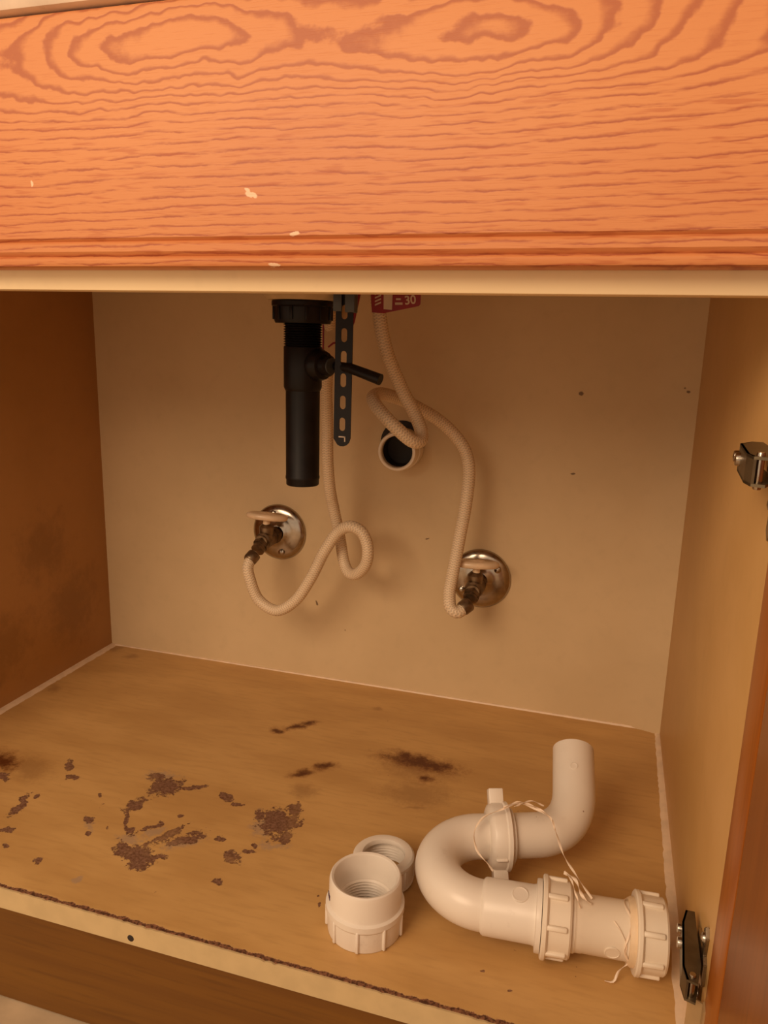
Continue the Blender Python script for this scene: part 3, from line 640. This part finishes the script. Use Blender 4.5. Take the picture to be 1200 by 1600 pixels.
# sleeve at the end of the bend
FX = frame(B0, d1, (0, 0, 1)); off = lambda x: (x-B0.x)/d1.x
sl = rel(lathe('sleeve', [(.0204, off(.6935)), (.0222, off(.6950)), (.0229, off(.6965)), (.0232, off(.736)), (.0238, off(.7385)), (.0282, off(.7390)), (.0286, off(.7405)), (.0286, off(.7430)), (.0235, off(.7436))], M['pvc'], None, FX, 56), tr)
def ribs(parent, F_, r, z0_, z1_, n, ph, mat, wid=.0022, proud=.0030):
    r0 = None
    for k in range(n):
        a = ph+2*PI*k/n
        if r0 is None:
            bm = bmesh.new(); add_box(bm, (r-.001, -wid, z0_), (r+proud, wid, z1_), .0012, 2)
            r0 = obj('rib', bm, mat, None, True, 60); o = r0
        else: o = r0.copy(); C.objects.link(o)
        root = parent.parent if parent.parent else None
        base = Vector(root.location) if root else Vector(parent.location)
        o.parent = parent; o.matrix_basis = Matrix.Translation(-base) @ F_ @ Matrix.Rotation(a, 4, 'Z')
def nut_(x0, x1, r, n, ph, mat):
    a, b = off(x0), off(x1)
    o = rel(lathe('union_nut', [(.0226, a), (r+.0018, a), (r+.0030, a+.0010), (r+.0030, a+.0035), (r+.0016, a+.0048), (r, a+.0052), (r-.0003, b-.0016), (r-.0016, b), (.0240, b), (.0226, b-.001)], mat, None, FX, 64), tr)
    ribs(o, FX, r-.0005, a+.0035, b-.0035, n, ph, mat); return o
nut_(.7436, .7672, .0298, 8, .35, M['pvc2'])
rel(lathe('coupling_tube', [(.0220, off(.7672)), (.0238, off(.7674)), (.0240, off(.7700)), (.0232, off(.7712)), (.0229, off(.7720)), (.0229, off(.7765)), (.0226, off(.7770)), (.0228, off(.8140)), (.0180, off(.8140))], M['pvc2'], None, FX, 56), tr)
ow = rel(lathe('washer', [(.0225, off(.8128)), (.0250, off(.8128)), (.0264, off(.8150)), (.0264, off(.8180)), (.0225, off(.8182))], M['oring'], None, FX, 56), tr); ow['label'] = 'yellowed washer'
nut_(.8180, .8420, .0294, 8, .1, M['pvc2'])
rel(lathe('open_end', [(.0, off(.830)), (.0200, off(.830)), (.0200, off(.8418)), (.0242, off(.8418)), (.0242, off(.8405))], M['pvc2'], None, FX, 48), tr)
# union nut with two wings on the upper arm
FU = frame(Ep-dD*.0105, dD, (0, 0, 1))
un = rel(lathe('union_nut', [(.0204, 0), (.0240, 0), (.0284, .0020), (.0302, .0050), (.0302, .0150), (.0315, .0162), (.0315, .0195), (.0298, .0205), (.0235, .0210), (.0204, .0210)], M['pvc'], None, FU, 56), tr)
lathe_c = rel(lathe('threaded_collar', [(.0203, .0200), (.0256, .0205), (.0256, .0240), (.0203, .0250)], M['pvc'], None, FU, 48), tr)
wn = math.radians(-38)
for a in (wn, wn+PI):
    bm = bmesh.new(); add_box(bm, (.0285, -.0062, .0035), (.0432 if a == wn else .0455, .0062, .0175), .0010)
    bmesh.ops.transform(bm, matrix=FU @ Matrix.Rotation(a, 4, 'Z'), verts=bm.verts); o = obj('wing', bm, M['pvc'], None, True)
    o.data.transform(Matrix.Translation(-Vector(tr.location))); o.parent = un
ribs(un, FU, .0292, .0040, .0150, 2, wn+2.35, M['pvc'], .0012, .0030)
# raised moulding discs
def disc(name, c, nd, r, mat):
    return rel(lathe(name, [(r, -.0006), (r, .0004), (r-.0008, .0006), (r-.0010, .0002), (0, .0002)], mat, None, frame(c, nd), 28), tr)
def on_pipe(x, ang, r):
    nn = n1*math.cos(ang)+Vector((0, 0, 1))*math.sin(ang); return axis(x)+nn*r, nn
c_, n_ = on_pipe(.7250, 1.85, .0231); disc('moulded_disc', c_, n_, .0070, M['pvc'])
c_, n_ = on_pipe(.8000, 3.35, .0227); disc('moulded_disc', c_, n_, .0062, M['pvc2'])
gd = (G-B_).normalized(); up_ = Vector((0, -.75, .66)); up_ = (up_-gd*up_.dot(gd)).normalized()
disc('moulded_disc', B_.lerp(G, .35)+up_*.0211, up_, .0040, M['pvc'])

# ------------------------------------------------------------------ plastic string lying over the trap
sg = thing('plastic_string', 'thin twisted white plastic string draped over the P-trap bend and nuts', 'string', (.74, .13, .07))
def strand(pts, r, tw=260): rel(tube('strand', catmull(pts, .0020), r, M['string'], None, 6, flat=.35, twist=tw), sg)
strand([(.6990, .1000, .0540), (.6940, .1070, .0540), (.6811, .1201, .0560), (.6755, .1355, .0640), (.6812, .1468, .0720), (.6960, .1540, .0790), (.7120, .1640, .0830), (.7260, .1666, .0790), (.7419, .1605, .0760), (.7482, .1439, .0740), (.7567, .1219, .0690), (.7690, .1010, .0665), (.7830, .0850, .0600)], .0010, 120)
strand([(.7085, .1560, .0840), (.7230, .1720, .0830), (.7340, .1760, .0775)], .0008)
strand([(.6985, .1550, .0815), (.7060, .1600, .0840), (.7120, .1650, .0840), (.7270, .1680, .0800), (.7410, .1620, .0765), (.7476, .1450, .0745)], .0009)
strand([(.7590, .0980, .0690), (.7680, .0915, .0700), (.7760, .0830, .0610), (.7830, .0800, .0590)], .0014)
strand([(.7590, .0995, .0690), (.7650, .0900, .0700), (.7700, .0820, .0630), (.7745, .0740, .0575)], .0009)
s2 = thing('plastic_string', 'loose frayed string end wrapped before the rightmost nut of the P-trap', 'string', (.81, .08, .03))
def strand2(pts, r): rel(tube('strand', catmull(pts, .0020), r, M['string'], None, 6, flat=.4, twist=150), s2)
def around(x, a, r_=.0238):
    p = axis(x)+n1*(math.cos(math.radians(a))*r_); p.z += math.sin(math.radians(a))*r_; return p
strand2([around(.8112-.0022*math.sin(i*.9), 60+i*13) for i in range(13)]+[(.8085, .0700, .0100), (.8050, .0660, .0030), (.7985, .0665, .0012)], .0010)
strand2([around(.8000, 128), around(.8060, 146), around(.8100, 165), around(.8095, 190)], .0006)

# ------------------------------------------------------------------ threaded adapter and slip nut on the cabinet bottom
ad = thing('pipe_adapter', 'white threaded pipe adapter standing upright, nearest the front of the cabinet bottom', 'pipe fitting', (.5945, .0605, 0))
AT = Matrix.Translation((.5938, .0628, .0004)) @ Matrix.Diagonal((1, 1, .92, 1))
th = []
for k in range(7): zt = .030-k*.0032; th += [(.0238, zt), (.0222, zt-.0016)]
prof = [(.0325, 0.0), (.0328, .0015), (.0332, .0200), (.0346, .0225), (.0346, .0280), (.0322, .0295), (.0318, .0310), (.0316, .0520), (.0308, .0550), (.0296, .0560), (.0278, .0552), (.0270, .0535), (.0266, .0370), (.0242, .0315)]+th+[(.0228, .0030), (.0240, 0)]
bodya = rel(lathe('fitting_body', prof, M['pvc'], None, AT, 72, closed=True, angle=28), ad)
ribs(bodya, AT, .0330, .0005, .0235, 9, -.05, M['pvc'], .0015, .0020)
bm = bmesh.new()
for i, (a, b) in enumerate(((0, 1), (1, 0), (0, 0), (1, 1), (2, 0), (2, 1))):
    add_box(bm, (.0305, -.004+a*.0028, .0345+b*.0030), (.03215, -.0022+a*.0028, .0368+b*.0026))
bmesh.ops.transform(bm, matrix=AT @ Matrix.Rotation(math.radians(208), 4, 'Z'), verts=bm.verts)
ik = rel(obj('ink_mark', bm, M['ink']), ad); ik['label'] = 'small smudged purple ink mark'
sn = thing('slip_nut', 'low white threaded ring nut lying flat just behind the upright adapter', 'pipe fitting', (.5925, .1272, 0))
ST = Matrix.Translation((.5912, .1275, .0002))
th = []
for k in range(6): zt = .0185-k*.0030; th += [(.0252, zt), (.0236, zt-.0015)]
prof = [(.0280, .0015), (.0292, .0015), (.0296, .0030), (.0290, .0040), (.0288, .0200), (.0296, .0215), (.0294, .0245), (.0275, .0262), (.0235, .0270), (.0205, .0262), (.0198, .0240), (.0200, .0215), (.0250, .0205)]+th+[(.0258, .0015)]
bs = rel(lathe('nut_body', prof, M['pvc'], None, ST, 64, closed=True, angle=28), sn)
ribs(bs, ST, .0284, .0030, .0215, 9, .2, M['pvc'], .0013, .0016)
